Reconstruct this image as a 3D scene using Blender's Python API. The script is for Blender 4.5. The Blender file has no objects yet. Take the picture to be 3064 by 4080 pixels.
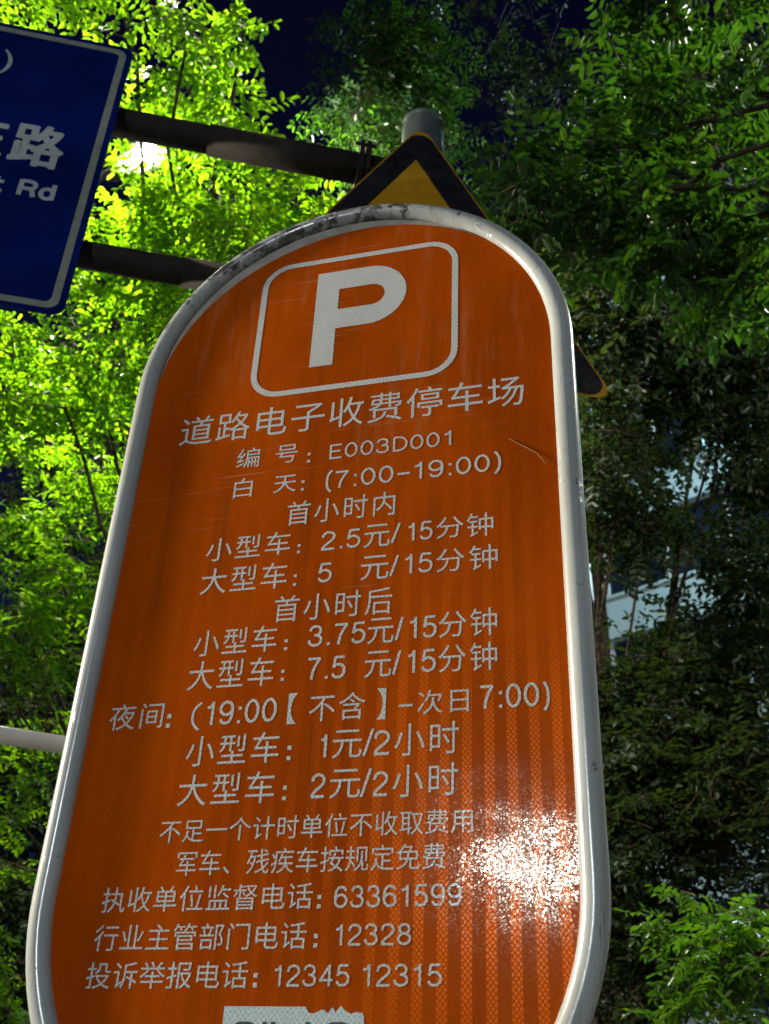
import bpy, math, random
import numpy as np
from mathutils import Matrix, Vector

random.seed(7)
rng = np.random.default_rng(7)
scene = bpy.context.scene
COL = scene.collection
R = math.radians

# ------------------------------------------------------------------ camera
EYE = np.array([0.0, 0.0, 1.55])
M = np.array([[0.96771797, 0.10144589, 0.23071769],
              [0.24856334, -0.53557414, -0.80707906],
              [0.04169158, 0.83837287, -0.54350045]])      # camera axes (columns) in the world
cam_data = bpy.data.cameras.new('camera')
cam = bpy.data.objects.new('camera', cam_data)
COL.objects.link(cam)
cam.matrix_world = Matrix([list(M[i]) + [EYE[i]] for i in range(3)] + [[0, 0, 0, 1]])
cam_data.sensor_fit = 'VERTICAL'
cam_data.sensor_height = 24.0
cam_data.sensor_width = 18.0
cam_data.lens = 24.0 * 4399.2 / 4080.0
cam_data.clip_start = 0.02
cam_data.clip_end = 500
cam_data.dof.use_dof = True
cam_data.dof.focus_distance = 1.38
cam_data.dof.aperture_fstop = 8.0
scene.camera = cam

# ------------------------------------------------------------------ world, moonlight, exposure
world = bpy.data.worlds.new('World')
scene.world = world
world.use_nodes = True
wn = world.node_tree.nodes
wl = world.node_tree.links
wn.clear()
w_out = wn.new('ShaderNodeOutputWorld')
w_bg = wn.new('ShaderNodeBackground')
w_sky = wn.new('ShaderNodeTexSky')
w_sky.sky_type = 'NISHITA'
w_sky.sun_disc = False
w_sky.ozone_density = 4.5
w_sky.dust_density = 0.0
w_sky.sun_elevation = R(-2.5)
w_sky.sun_rotation = R(-60)
w_bg.inputs['Strength'].default_value = 0.15
wl.new(w_sky.outputs[0], w_bg.inputs['Color'])
wl.new(w_bg.outputs[0], w_out.inputs['Surface'])

vs = scene.view_settings
vs.view_transform = 'Standard'
vs.look = 'None'
vs.exposure = 0.0
vs.gamma = 1.0
scene.cycles.max_bounces = 5
scene.cycles.diffuse_bounces = 1
scene.cycles.glossy_bounces = 2
scene.cycles.transmission_bounces = 4
scene.cycles.sample_clamp_indirect = 4.0
scene.cycles.use_denoising = True

# street lamps: (lamp position, pole foot, watts, colour)
LAMPS = [
    ((-3.33, 4.68, 8.0), (-6.0, 5.6), 1700.0, (1.0, 0.93, 0.74)),
    ((-7.2, 0.42, 4.6), (-9.4, -0.1), 7000.0, (1.0, 0.88, 0.66)),
    ((-2.75, -17.6, 7.15), (-2.75, -19.8), 4600.0, (0.86, 0.94, 0.97)),
    ((2.75, 3.3, 5.9), (4.9, 3.6), 560.0, (1.0, 0.97, 0.86)),
    ((6.2, 15.5, 19.0), (8.4, 16.2), 5000.0, (0.72, 0.95, 1.0)),  # added unseen lamp, only there to brighten the building front
]

# ------------------------------------------------------------------ helpers
def tag(o, label=None, cat=None, group=None, kind=None):
    if label: o['label'] = label
    if cat: o['category'] = cat
    if group: o['group'] = group
    if kind: o['kind'] = kind
    return o

def empty(name, loc=(0, 0, 0), rz=0.0, label=None, cat=None, group=None):
    o = bpy.data.objects.new(name, None)
    COL.objects.link(o)
    o.location = loc
    o.rotation_euler = (0, 0, rz)
    o.empty_display_size = 0.2
    return tag(o, label, cat, group)

class MB:
    """collects polygons and links them as one mesh"""
    def __init__(s):
        s.v, s.f, s.m = [], [], []
    def add(s, verts, faces, mi=0):
        n = len(s.v)
        s.v.extend([tuple(map(float, p)) for p in verts])
        s.f.extend([tuple(i + n for i in f) for f in faces])
        s.m.extend([mi] * len(faces))
    def box(s, a, b, mi=0):
        x0, y0, z0 = a; x1, y1, z1 = b
        s.add([(x0, y0, z0), (x1, y0, z0), (x1, y1, z0), (x0, y1, z0),
               (x0, y0, z1), (x1, y0, z1), (x1, y1, z1), (x0, y1, z1)],
              [(0, 3, 2, 1), (4, 5, 6, 7), (0, 1, 5, 4), (1, 2, 6, 5), (2, 3, 7, 6), (3, 0, 4, 7)], mi)
    def tube(s, pts, rad, n=12, closed=False, caps=True, mi=0):
        pts = [np.array(p, float) for p in pts]
        k = len(pts)
        rads = rad if hasattr(rad, '__len__') else [rad] * k
        rings = []
        prev = None
        for i in range(k):
            a = pts[i - 1] if (i > 0 or closed) else pts[0]
            b = pts[(i + 1) % k] if (i < k - 1 or closed) else pts[-1]
            t = b - a; t /= (np.linalg.norm(t) + 1e-12)
            if prev is None:
                up = np.array([0, 1, 0]) if abs(t[1]) < 0.9 else np.array([1, 0, 0])
                u = np.cross(t, up)
            else:
                u = prev - t * (prev @ t)
            u /= np.linalg.norm(u) + 1e-12
            prev = u
            w = np.cross(t, u)
            rings.append([pts[i] + rads[i] * (u * math.cos(2 * math.pi * j / n) + w * math.sin(2 * math.pi * j / n)) for j in range(n)])
        verts = [p for r in rings for p in r]
        faces = []
        for i in range(k if closed else k - 1):
            i2 = (i + 1) % k
            for j in range(n):
                j2 = (j + 1) % n
                faces.append((i * n + j, i * n + j2, i2 * n + j2, i2 * n + j))
        if caps and not closed:
            faces.append(tuple(range(n))[::-1])
            faces.append(tuple((k - 1) * n + j for j in range(n)))
        s.add(verts, faces, mi)
    def prism(s, poly, y0, y1, mi=0):
        """polygon in x,z extruded from y0 to y1"""
        n = len(poly)
        s.add([(p[0], y0, p[1]) for p in poly] + [(p[0], y1, p[1]) for p in poly],
              [tuple(range(n)), tuple(range(2 * n - 1, n - 1, -1))] +
              [(i, i + n, (i + 1) % n + n, (i + 1) % n) for i in range(n)], mi)
    def ring(s, outer, inner, y0, y1, mi=0):
        n = len(outer)
        v = [(p[0], y0, p[1]) for p in outer] + [(p[0], y0, p[1]) for p in inner] + \
            [(p[0], y1, p[1]) for p in outer] + [(p[0], y1, p[1]) for p in inner]
        f = []
        for i in range(n):
            j = (i + 1) % n
            f += [(i, j, n + j, n + i), (2 * n + i, 3 * n + i, 3 * n + j, 2 * n + j),
                  (i, 2 * n + i, 2 * n + j, j), (n + i, n + j, 3 * n + j, 3 * n + i)]
        s.add(v, f, mi)
    def build(s, name, mats, parent=None, smooth=False, bevel=0.0):
        me = bpy.data.meshes.new(name)
        me.from_pydata(s.v, [], s.f)
        if not isinstance(mats, (list, tuple)): mats = [mats]
        for m in mats: me.materials.append(m)
        me.polygons.foreach_set('material_index', s.m)
        if smooth:
            me.polygons.foreach_set('use_smooth', [True] * len(me.polygons))
        me.validate()
        o = bpy.data.objects.new(name, me)
        COL.objects.link(o)
        if parent is not None: o.parent = parent
        if bevel:
            b = o.modifiers.new('bevel', 'BEVEL'); b.width = bevel; b.segments = 2; b.limit_method = 'ANGLE'
        return o

def recalc(o):
    import bmesh
    bm = bmesh.new(); bm.from_mesh(o.data)
    bmesh.ops.recalc_face_normals(bm, faces=bm.faces)
    bm.to_mesh(o.data); bm.free()
    return o

def at(dx, dy, r):
    """world point seen at (dx, dy) of a 1661 x 2212 picture, r metres from the eye"""
    d = M @ np.array([dx * 1.8447 - 1532.0, -(dy * 1.8447 - 2040.0), -4399.2])
    return EYE + d / np.linalg.norm(d) * r

def arc(cx, cz, r, a0, a1, n):
    return [(cx + r * math.cos(R(a0 + (a1 - a0) * i / n)), cz + r * math.sin(R(a0 + (a1 - a0) * i / n))) for i in range(n + 1)]

def rrect(x0, z0, x1, z1, r, n=8):
    return arc(x1 - r, z0 + r, r, -90, 0, n) + arc(x1 - r, z1 - r, r, 0, 90, n) + \
        arc(x0 + r, z1 - r, r, 90, 180, n) + arc(x0 + r, z0 + r, r, 180, 270, n)

def stadium(cx, z_lo, z_hi, r, n=40):
    return arc(cx, z_lo, r, 180, 360, n) + arc(cx, z_hi, r, 0, 180, n)

# ------------------------------------------------------------------ materials
def mat(name):
    m = bpy.data.materials.new(name)
    m.use_nodes = True
    nt = m.node_tree
    return m, nt, nt.nodes['Principled BSDF']

def N(nt, kind, **kw):
    n = nt.nodes.new(kind)
    for k, v in kw.items():
        if k in n.inputs: n.inputs[k].default_value = v
        else: setattr(n, k, v)
    return n

def ramp(nt, src, stops, interp='LINEAR'):
    r = nt.nodes.new('ShaderNodeValToRGB')
    r.color_ramp.interpolation = interp
    e = r.color_ramp.elements
    while len(e) < len(stops): e.new(0.5)
    for el, (p, c) in zip(e, stops):
        el.position = p
        el.color = (c, c, c, 1) if not hasattr(c, '__len__') else (*c, 1)
    nt.links.new(src, r.inputs[0])
    return r.outputs[0]

def mixc(nt, fac, a, b, blend='MIX'):
    m = nt.nodes.new('ShaderNodeMix')
    m.data_type = 'RGBA'; m.blend_type = blend
    for i, v in ((0, fac), (6, a), (7, b)):
        if hasattr(v, 'is_linked') or hasattr(v, 'links'): nt.links.new(v, m.inputs[i])
        elif i == 0: m.inputs[i].default_value = v
        else: m.inputs[i].default_value = (*v, 1)
    return m.outputs[2]

def mth(nt, op, a, b=0.0, c=None):
    m = nt.nodes.new('ShaderNodeMath'); m.operation = op
    for i, v in enumerate((a, b) if c is None else (a, b, c)):
        if hasattr(v, 'links'): nt.links.new(v, m.inputs[i])
        else: m.inputs[i].default_value = v
    return m.outputs[0]

def objco(nt, scale=(1, 1, 1)):
    t = nt.nodes.new('ShaderNodeTexCoord')
    mp = nt.nodes.new('ShaderNodeMapping')
    mp.inputs['Scale'].default_value = scale
    nt.links.new(t.outputs['Object'], mp.inputs['Vector'])
    return mp.outputs[0]

def noise(nt, vec, scale, detail=3, rough=0.55):
    n = N(nt, 'ShaderNodeTexNoise', Scale=scale, Detail=detail, Roughness=rough)
    if vec is not None: nt.links.new(vec, n.inputs['Vector'])
    return n.outputs[0]

def plain(name, col, rough=0.5, metal=0.0, var=0.25, scale=14, bump=0.0, spec=0.5):
    m, nt, p = mat(name)
    v = objco(nt)
    n = noise(nt, v, scale, 5)
    lo = tuple(c * (1 - var) for c in col); hi = tuple(min(1, c * (1 + var)) for c in col)
    nt.links.new(ramp(nt, n, [(0.3, lo), (0.7, hi)]), p.inputs['Base Color'])
    n2 = noise(nt, v, scale * 2.3, 4)
    nt.links.new(ramp(nt, n2, [(0.2, max(0, rough - 0.12)), (0.8, min(1, rough + 0.12))]), p.inputs['Roughness'])
    p.inputs['Metallic'].default_value = metal
    p.inputs['Specular IOR Level'].default_value = spec
    if bump:
        b = N(nt, 'ShaderNodeBump', Strength=bump, Distance=0.01)
        nt.links.new(n2, b.inputs['Height']); nt.links.new(b.outputs[0], p.inputs['Normal'])
    return m

def emit(name, col, strength):
    m, nt, p = mat(name)
    p.inputs['Base Color'].default_value = (0.8, 0.8, 0.8, 1)
    p.inputs['Emission Color'].default_value = (*col, 1)
    p.inputs['Emission Strength'].default_value = strength
    return m

CELL = 235.0      # honeycomb cells of the reflective sheeting per metre

def honeycomb(nt, vec):
    """0 on the seams between cells, 1 inside them"""
    mp = nt.nodes.new('ShaderNodeMapping'); mp.inputs['Scale'].default_value = (1.12, 0, 0.92); mp.vector_type = 'POINT'
    rt = nt.nodes.new('ShaderNodeMapping'); rt.inputs['Rotation'].default_value = (0, R(45), 0)
    flat = nt.nodes.new('ShaderNodeVectorMath'); flat.operation = 'MULTIPLY'; flat.inputs[1].default_value = (1.12, 0.0, 0.92)
    nt.links.new(vec, flat.inputs[0]); nt.links.new(flat.outputs[0], rt.inputs['Vector'])
    mp = rt
    v = N(nt, 'ShaderNodeTexVoronoi', Scale=CELL, feature='DISTANCE_TO_EDGE', Randomness=0.3)
    nt.links.new(mp.outputs[0], v.inputs['Vector'])
    c = N(nt, 'ShaderNodeTexVoronoi', Scale=CELL, feature='F1', Randomness=0.3)
    nt.links.new(mp.outputs[0], c.inputs['Vector'])
    return v.outputs['Distance'], c.outputs['Color'], c.outputs['Distance']

def sheeting_bump(nt, vec, cellcol, celldist, p, k=1.0):
    """every small facet of the clear top film leans a little its own way; broad dents under it"""
    big = noise(nt, vec, 7, 2, 0.5)
    b2 = N(nt, 'ShaderNodeBump', Strength=0.3, Distance=0.006)
    nt.links.new(big, b2.inputs['Height'])
    mp = nt.nodes.new('ShaderNodeMapping'); mp.inputs['Scale'].default_value = (1, 0, 1)
    nt.links.new(vec, mp.inputs['Vector'])
    fac = N(nt, 'ShaderNodeTexVoronoi', Scale=720.0, feature='F1', Randomness=1.0)
    nt.links.new(mp.outputs[0], fac.inputs['Vector'])
    a = nt.nodes.new('ShaderNodeVectorMath'); a.operation = 'SUBTRACT'; a.inputs[1].default_value = (0.5, 0.5, 0.5)
    nt.links.new(fac.outputs['Color'], a.inputs[0])
    s = nt.nodes.new('ShaderNodeVectorMath'); s.operation = 'MULTIPLY'; s.inputs[1].default_value = (0.042 * k, 0.0, 0.024 * k)
    nt.links.new(a.outputs[0], s.inputs[0])
    ad = nt.nodes.new('ShaderNodeVectorMath'); ad.operation = 'ADD'
    nt.links.new(b2.outputs[0], ad.inputs[0]); nt.links.new(s.outputs[0], ad.inputs[1])
    nm = nt.nodes.new('ShaderNodeVectorMath'); nm.operation = 'NORMALIZE'
    nt.links.new(ad.outputs[0], nm.inputs[0])
    nt.links.new(nm.outputs[0], p.inputs['Normal'])
    return nm.outputs[0]

def orange_sheeting():
    m, nt, p = mat('orange_sheeting')
    L = nt.links
    v = objco(nt)
    edge, ccol, cdist = honeycomb(nt, v)
    seam = ramp(nt, edge, [(0.03, 1.0), (0.16, 0.0)])
    base = (0.39, 0.058, 0.0012)
    line = (0.56, 0.105, 0.004)
    patch = noise(nt, v, 3.2, 4, 0.6)
    col = mixc(nt, mth(nt, 'MULTIPLY', seam, 0.6), base, line)
    col = mixc(nt, ramp(nt, patch, [(0.35, 0.0), (0.75, 0.35)]), col, (0.50, 0.085, 0.002))
    dark = noise(nt, objco(nt, (1, 1, 0.45)), 4.5, 5, 0.6)
    col = mixc(nt, ramp(nt, dark, [(0.38, 0.55), (0.6, 0.0)]), col, (0.22, 0.030, 0.0008))
    drip = noise(nt, objco(nt, (48, 1, 1.1)), 1.0, 5, 0.65)
    dmask = noise(nt, v, 3.7, 2)
    col = mixc(nt, mth(nt, 'MULTIPLY', ramp(nt, drip, [(0.55, 0.0), (0.68, 0.5)]), ramp(nt, dmask, [(0.42, 0.0), (0.6, 1.0)])), col, (0.16, 0.035, 0.006))
    speck = noise(nt, v, 130, 2, 0.5)
    col = mixc(nt, ramp(nt, speck, [(0.74, 0.0), (0.78, 0.8)]), col, (0.06, 0.02, 0.008))
    # printed-in columns of prisms
    sep = nt.nodes.new('ShaderNodeSeparateXYZ'); L.new(v, sep.inputs[0])
    fx = mth(nt, 'FRACT', mth(nt, 'MULTIPLY', sep.outputs[0], 41.5))
    colm = ramp(nt, fx, [(0.0, 0.0), (0.06, 1.0), (0.44, 1.0), (0.5, 0.0)])
    # rubbed and scratched places, paler and streaky
    st = objco(nt, (26, 1, 3.0))
    sm = noise(nt, st, 2.2, 6, 0.7)
    wh = noise(nt, v, 2.3, 2, 0.5)
    scuff = mth(nt, 'MULTIPLY', ramp(nt, sm, [(0.52, 0.0), (0.72, 1.0)]), ramp(nt, wh, [(0.5, 0.0), (0.68, 1.0)]))
    diag = nt.nodes.new('ShaderNodeMapping')
    diag.inputs['Rotation'].default_value = (0, R(-38), 0); diag.inputs['Scale'].default_value = (5, 1, 170)
    L.new(v, diag.inputs['Vector'])
    dn = noise(nt, diag.outputs[0], 1.0, 3, 0.6)
    wh2 = noise(nt, v, 4.1, 2, 0.5)
    scr = mth(nt, 'MULTIPLY', ramp(nt, dn, [(0.6, 0.0), (0.7, 1.0)]), ramp(nt, wh2, [(0.56, 0.0), (0.68, 1.0)]))
    fade = mth(nt, 'MINIMUM', mth(nt, 'ADD', mth(nt, 'MULTIPLY', scuff, 0.42), mth(nt, 'MULTIPLY', scr, 0.35)), 0.6)
    col = mixc(nt, fade, col, (0.62, 0.27, 0.14))
    L.new(col, p.inputs['Base Color'])
    p.inputs['Roughness'].default_value = 0.09
    p.inputs['Specular IOR Level'].default_value = 0.11
    p.inputs['Specular Tint'].default_value = (1.0, 0.9, 0.74, 1)
    nb = sheeting_bump(nt, v, ccol, cdist, p)
    # the prisms throw light back in their own colour within a narrow cone
    g = N(nt, 'ShaderNodeBsdfGlossy', Roughness=0.27)
    inner = ramp(nt, edge, [(0.08, 0.0), (0.2, 1.0)])
    gcol = mixc(nt, inner, (0.02, 0.004, 0.0), (0.9, 0.16, 0.015))
    amt = mth(nt, 'ADD', mth(nt, 'MULTIPLY', mth(nt, 'MULTIPLY', colm, ramp(nt, noise(nt, v, 5, 2), [(0.3, 0.35), (0.6, 1.0)])), 0.095), 0.005)
    gsc = mixc(nt, amt, (0.0, 0.0, 0.0), gcol)
    L.new(gsc, g.inputs['Color'])
    mixs = nt.nodes.new('ShaderNodeAddShader')
    L.new(p.outputs[0], mixs.inputs[0]); L.new(g.outputs[0], mixs.inputs[1])
    out = nt.nodes['Material Output']
    L.new(mixs.outputs[0], out.inputs['Surface'])
    return m

def letter_sheeting(name, base, seamcol, glint=0.5):
    m, nt, p = mat(name)
    v = objco(nt)
    edge, ccol, cdist = honeycomb(nt, v)
    seam = ramp(nt, edge, [(0.02, 1.0), (0.2, 0.0)])
    n = noise(nt, v, 420, 2)
    col = mixc(nt, seam, base, seamcol)
    col = mixc(nt, ramp(nt, n, [(0.35, 0.35), (0.65, 0.0)]), col, tuple(c * 0.55 for c in base))
    nt.links.new(col, p.inputs['Base Color'])
    p.inputs['Roughness'].default_value = 0.1
    p.inputs['Specular IOR Level'].default_value = glint
    sheeting_bump(nt, v, ccol, cdist, p)
    return m

def tube_paint():
    m, nt, p = mat('white_tube_paint')
    L = nt.links
    v = objco(nt)
    col = ramp(nt, noise(nt, v, 6, 5), [(0.3, (0.34, 0.375, 0.385)), (0.7, (0.42, 0.455, 0.465))])
    sep = nt.nodes.new('ShaderNodeSeparateXYZ'); L.new(v, sep.inputs[0])
    # flaked dark grime on the arch, most of it left of the crown
    zz = mth(nt, 'SUBTRACT', sep.outputs[2], 2.62)
    top = mth(nt, 'MULTIPLY', zz, 6.0); top = mth(nt, 'MINIMUM', mth(nt, 'MAXIMUM', top, 0.0), 1.0)
    xl = mth(nt, 'MULTIPLY', mth(nt, 'SUBTRACT', -0.22, sep.outputs[0]), 5.0)
    xl = mth(nt, 'MINIMUM', mth(nt, 'MAXIMUM', xl, 0.25), 1.0)
    gr = mth(nt, 'MULTIPLY', top, xl)
    n1 = noise(nt, v, 34, 8, 0.72)
    n0 = noise(nt, v, 7, 3, 0.5)
    thr = mth(nt, 'ADD', mth(nt, 'MULTIPLY', gr, 0.185), mth(nt, 'MULTIPLY', n0, 0.13))
    chips = ramp(nt, mth(nt, 'ADD', n1, thr), [(0.69, 0.0), (0.755, 0.92)])
    soft = mth(nt, 'MULTIPLY', gr, ramp(nt, noise(nt, v, 55, 6, 0.7), [(0.36, 0.0), (0.68, 0.62)]))
    col = mixc(nt, soft, col, (0.16, 0.13, 0.12))
    col = mixc(nt, chips, col, (0.035, 0.03, 0.028))
    drip = noise(nt, objco(nt, (70, 70, 2.5)), 1.0, 5, 0.6)
    col = mixc(nt, ramp(nt, drip, [(0.45, 0.0), (0.7, 0.5)]), col, (0.20, 0.19, 0.17))
    # thin scratches along the legs
    sv = objco(nt, (300, 300, 9))
    s1 = noise(nt, sv, 1.0, 4, 0.7)
    s2 = noise(nt, v, 12, 2)
    scr = mth(nt, 'MULTIPLY', ramp(nt, s1, [(0.60, 0.0), (0.66, 1.0)]), ramp(nt, s2, [(0.46, 0.0), (0.58, 1.0)]))
    col = mixc(nt, mth(nt, 'MULTIPLY', scr, 0.75), col, (0.1, 0.1, 0.1))
    L.new(col, p.inputs['Base Color'])
    p.inputs['Roughness'].default_value = 0.22
    p.inputs['Specular IOR Level'].default_value = 0.5
    b = N(nt, 'ShaderNodeBump', Strength=0.25, Distance=0.001)
    L.new(mth(nt, 'SUBTRACT', noise(nt, v, 40, 3), chips), b.inputs['Height'])
    L.new(b.outputs[0], p.inputs['Normal'])
    return m

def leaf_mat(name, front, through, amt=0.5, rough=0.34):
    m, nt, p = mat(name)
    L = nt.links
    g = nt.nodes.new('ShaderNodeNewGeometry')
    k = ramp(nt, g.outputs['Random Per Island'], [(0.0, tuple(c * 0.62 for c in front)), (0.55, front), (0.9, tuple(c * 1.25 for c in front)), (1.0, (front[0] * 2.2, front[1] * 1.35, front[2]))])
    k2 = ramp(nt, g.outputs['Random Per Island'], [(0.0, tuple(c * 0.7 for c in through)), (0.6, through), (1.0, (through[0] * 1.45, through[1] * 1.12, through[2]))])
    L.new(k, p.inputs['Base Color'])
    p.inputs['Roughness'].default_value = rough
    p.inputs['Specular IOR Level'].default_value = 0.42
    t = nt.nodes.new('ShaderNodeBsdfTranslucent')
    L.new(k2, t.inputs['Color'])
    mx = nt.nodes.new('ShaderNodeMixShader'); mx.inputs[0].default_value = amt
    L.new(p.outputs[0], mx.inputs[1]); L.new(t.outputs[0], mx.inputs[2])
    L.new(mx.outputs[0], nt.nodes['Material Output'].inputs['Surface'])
    return m

MT = {}
MT['orange'] = orange_sheeting()
MT['letter'] = letter_sheeting('white_lettering', (0.72, 0.75, 0.75), (0.40, 0.40, 0.39), 0.3)
MT['sticker'] = letter_sheeting('pale_patch', (0.5, 0.62, 0.67), (0.75, 0.88, 0.92), 0.2)
MT['tube'] = tube_paint()
MT['grey'] = plain('bare_grey_board', (0.30, 0.28, 0.25), 0.6, 0.0, 0.3, 30)
MT['ink'] = plain('black_ink', (0.008, 0.008, 0.012), 0.45)
MT['hair'] = plain('dry_stalk', (0.30, 0.20, 0.07), 0.6)
MT['blue'] = plain('blue_sheeting', (0.002, 0.010, 0.105), 0.18, 0, 0.35, 4, 0.02, 0.45)
MT['blue_text'] = plain('pale_sheeting', (0.34, 0.40, 0.42), 0.3, 0, 0.12, 20)
MT['blue_border'] = plain('pale_border', (0.22, 0.25, 0.22), 0.3, 0, 0.15, 20)
MT['alu'] = plain('aluminium_back', (0.3, 0.31, 0.32), 0.45, 0.7, 0.15, 20)
MT['black_face'] = plain('black_warning_face', (0.012, 0.012, 0.015), 0.33, 0, 0.4, 16, 0.15)
MT['yellow'] = plain('yellow_warning_face', (0.42, 0.215, 0.005), 0.4, 0, 0.12, 22, 0.1)
MT['pole'] = plain('grey_green_pole_paint', (0.10, 0.13, 0.13), 0.35, 0.0, 0.2, 12, 0.05)
MT['arm'] = plain('brown_grey_arm_paint', (0.017, 0.014, 0.012), 0.8, 0.0, 0.4, 14, 0.15, 0.2)
MT['pipe'] = plain('cream_pipe_paint', (0.62, 0.60, 0.55), 0.35, 0, 0.12, 12)
MT['bark'] = plain('bark', (0.045, 0.033, 0.024), 0.85, 0, 0.45, 22, 0.6, 0.2)
MT['twig'] = plain('twig_bark', (0.085, 0.055, 0.034), 0.7, 0, 0.3, 22, 0.0, 0.3)
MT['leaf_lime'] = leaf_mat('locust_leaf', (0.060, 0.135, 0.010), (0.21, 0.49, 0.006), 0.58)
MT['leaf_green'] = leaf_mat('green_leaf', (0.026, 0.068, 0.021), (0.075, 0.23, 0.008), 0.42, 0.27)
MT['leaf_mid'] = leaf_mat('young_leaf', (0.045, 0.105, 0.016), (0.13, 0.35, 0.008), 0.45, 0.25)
MT['leaf_shaded'] = leaf_mat('shaded_leaf', (0.016, 0.032, 0.010), (0.05, 0.10, 0.010), 0.40, 0.5)  # darker than real foliage: shade of the unlit trees put into the colour
MT['lamp_body'] = plain('lamp_grey_paint', (0.16, 0.17, 0.18), 0.45, 0.3, 0.1)
MT['asphalt'] = plain('asphalt', (0.05, 0.05, 0.052), 0.9, 0, 0.3, 60, 0.3)
MT['paving'] = plain('paving', (0.24, 0.23, 0.21), 0.85, 0, 0.2, 8, 0.2)
MT['kerb'] = plain('kerb_stone', (0.32, 0.31, 0.29), 0.8, 0, 0.2, 20, 0.2)
MT['wall'] = plain('pale_render', (0.44, 0.60, 0.66), 0.85, 0, 0.08, 1.5)
MT['glass'] = plain('dark_glass', (0.012, 0.02, 0.035), 0.12, 0, 0.3, 1.0)
MT['mullion'] = plain('white_mullion', (0.55, 0.6, 0.64), 0.5)
MT['lit_cyan'] = emit('lit_window_cyan', (0.12, 0.62, 0.95), 1.3)
MT['lit_white'] = emit('lit_window_white', (0.65, 0.92, 1.0), 0.9)

# ------------------------------------------------------------------ ground
def struct(o):
    o['kind'] = 'structure'; return o
b = MB(); b.add([(-260, -260, 0), (260, -260, 0), (260, 260, 0), (-260, 260, 0)], [(0, 1, 2, 3)])
struct(b.build('ground', MT['asphalt']))
b = MB(); b.box((-60, -0.9, -0.1), (60, 15.0, 0.13))
struct(b.build('pavement', MT['paving']))
b = MB(); b.box((-60, -1.06, -0.1), (60, -0.903, 0.15))
struct(b.build('kerb', MT['kerb'], bevel=0.015))

# ------------------------------------------------------------------ street lamps
lens_mats = {}
def street_lamp(pos, foot, watts, colour, label, lens_strength, aim=None):
    foot = np.array([foot[0], foot[1], 0.13 if -0.9 < foot[1] < 15 else 0.0]); pos = np.array(pos)
    root = empty('street_lamp', tuple(foot), 0, label, 'street lamp', 'street lamps around the parking sign')
    rel = pos - foot
    d = np.array([rel[0], rel[1], 0]); reach = np.linalg.norm(d); d /= reach
    ang = math.atan2(d[1], d[0])
    h = rel[2]
    p = MB(); p.tube([(0, 0, 0), (0, 0, 0.5), (0, 0, 0.52), (0, 0, h - 0.35)], [0.11, 0.11, 0.085, 0.055], 16)
    p.build('pole', MT['lamp_body'], root, True)
    a = MB()
    pts = [np.array([0, 0, h - 0.42])]
    for i in range(9):
        t = i / 8
        pts.append(d * (reach - 0.3) * t + np.array([0, 0, h - 0.38 + 0.46 * math.sin(t * math.pi / 2)]))
    a.tube(pts, 0.03, 10)
    a.build('arm', MT['lamp_body'], root, True)
    hd = MB()
    prof = [(-0.36, 0.03, 0.05), (-0.2, 0.09, 0.075), (0.05, 0.14, 0.08), (0.28, 0.13, 0.06), (0.36, 0.06, 0.035)]
    vs_, fs_ = [], []
    for x, w, t in prof:
        vs_ += [(x, -w, 0.02), (x, -w * 0.7, 0.02 + t), (x, w * 0.7, 0.02 + t), (x, w, 0.02)]
    for i in range(len(prof) - 1):
        for j in range(4):
            fs_.append((i * 4 + j, i * 4 + (j + 1) % 4, i * 4 + 4 + (j + 1) % 4, i * 4 + 4 + j))
    fs_ += [(0, 1, 2, 3), (19, 18, 17, 16)]
    hd.add(vs_, fs_)
    head = recalc(hd.build('lamp_head', MT['lamp_body'], root, True))
    head.location = tuple(rel); head.rotation_euler = (0, 0, ang)
    ln = MB()
    ln.prism(rrect(-0.06, -0.06, 0.12, 0.06, 0.03), 0, 0.012)
    lm = emit('lamp_lens_glow', colour, lens_strength)
    lens = ln.build('lens', lm, head)
    lens.rotation_euler = (R(90), 0, 0)
    lens.location = (0, 0, 0.012)
    ld = bpy.data.lights.new('lamp_light', 'SPOT' if aim is not None else 'POINT')
    ld.energy = watts; ld.color = colour
    ld.shadow_soft_size = 0.22 if aim is not None else 0.06
    if aim is not None:
        ld.spot_size = R(46); ld.spot_blend = 0.75
    lo = bpy.data.objects.new('lamp_light', ld); COL.objects.link(lo)
    lo.parent = head; lo.location = (0.05, 0, -0.08)
    if aim is not None:
        q = (Vector(aim) - Vector(tuple(pos))).normalized().to_track_quat('-Z', 'Y').to_matrix().to_4x4()
        lo.matrix_basis = Matrix.Translation((0.05, 0, -0.08)) @ Matrix.Rotation(-ang, 4, 'Z') @ q
    return root

LAMP_LABELS = [
    'tall street lamp glaring through the bright leaves beside the blue road sign',
    'street lamp lighting the parking sign from its left side',
    'street lamp across the road whose glare shows in the orange sign',
    'street lamp shining down on the glossy leaves of the near right hand tree',
    'unseen tall lamp added to light the pale building behind the dark trees',
]
for (pos, foot, watts, colour), lab, st in zip(LAMPS, LAMP_LABELS, (600, 60, 90, 60, 40)):
    street_lamp(pos, foot, watts, colour, lab, st, (-0.38, 1.1, 2.45) if 'left side' in lab else None)

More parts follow.
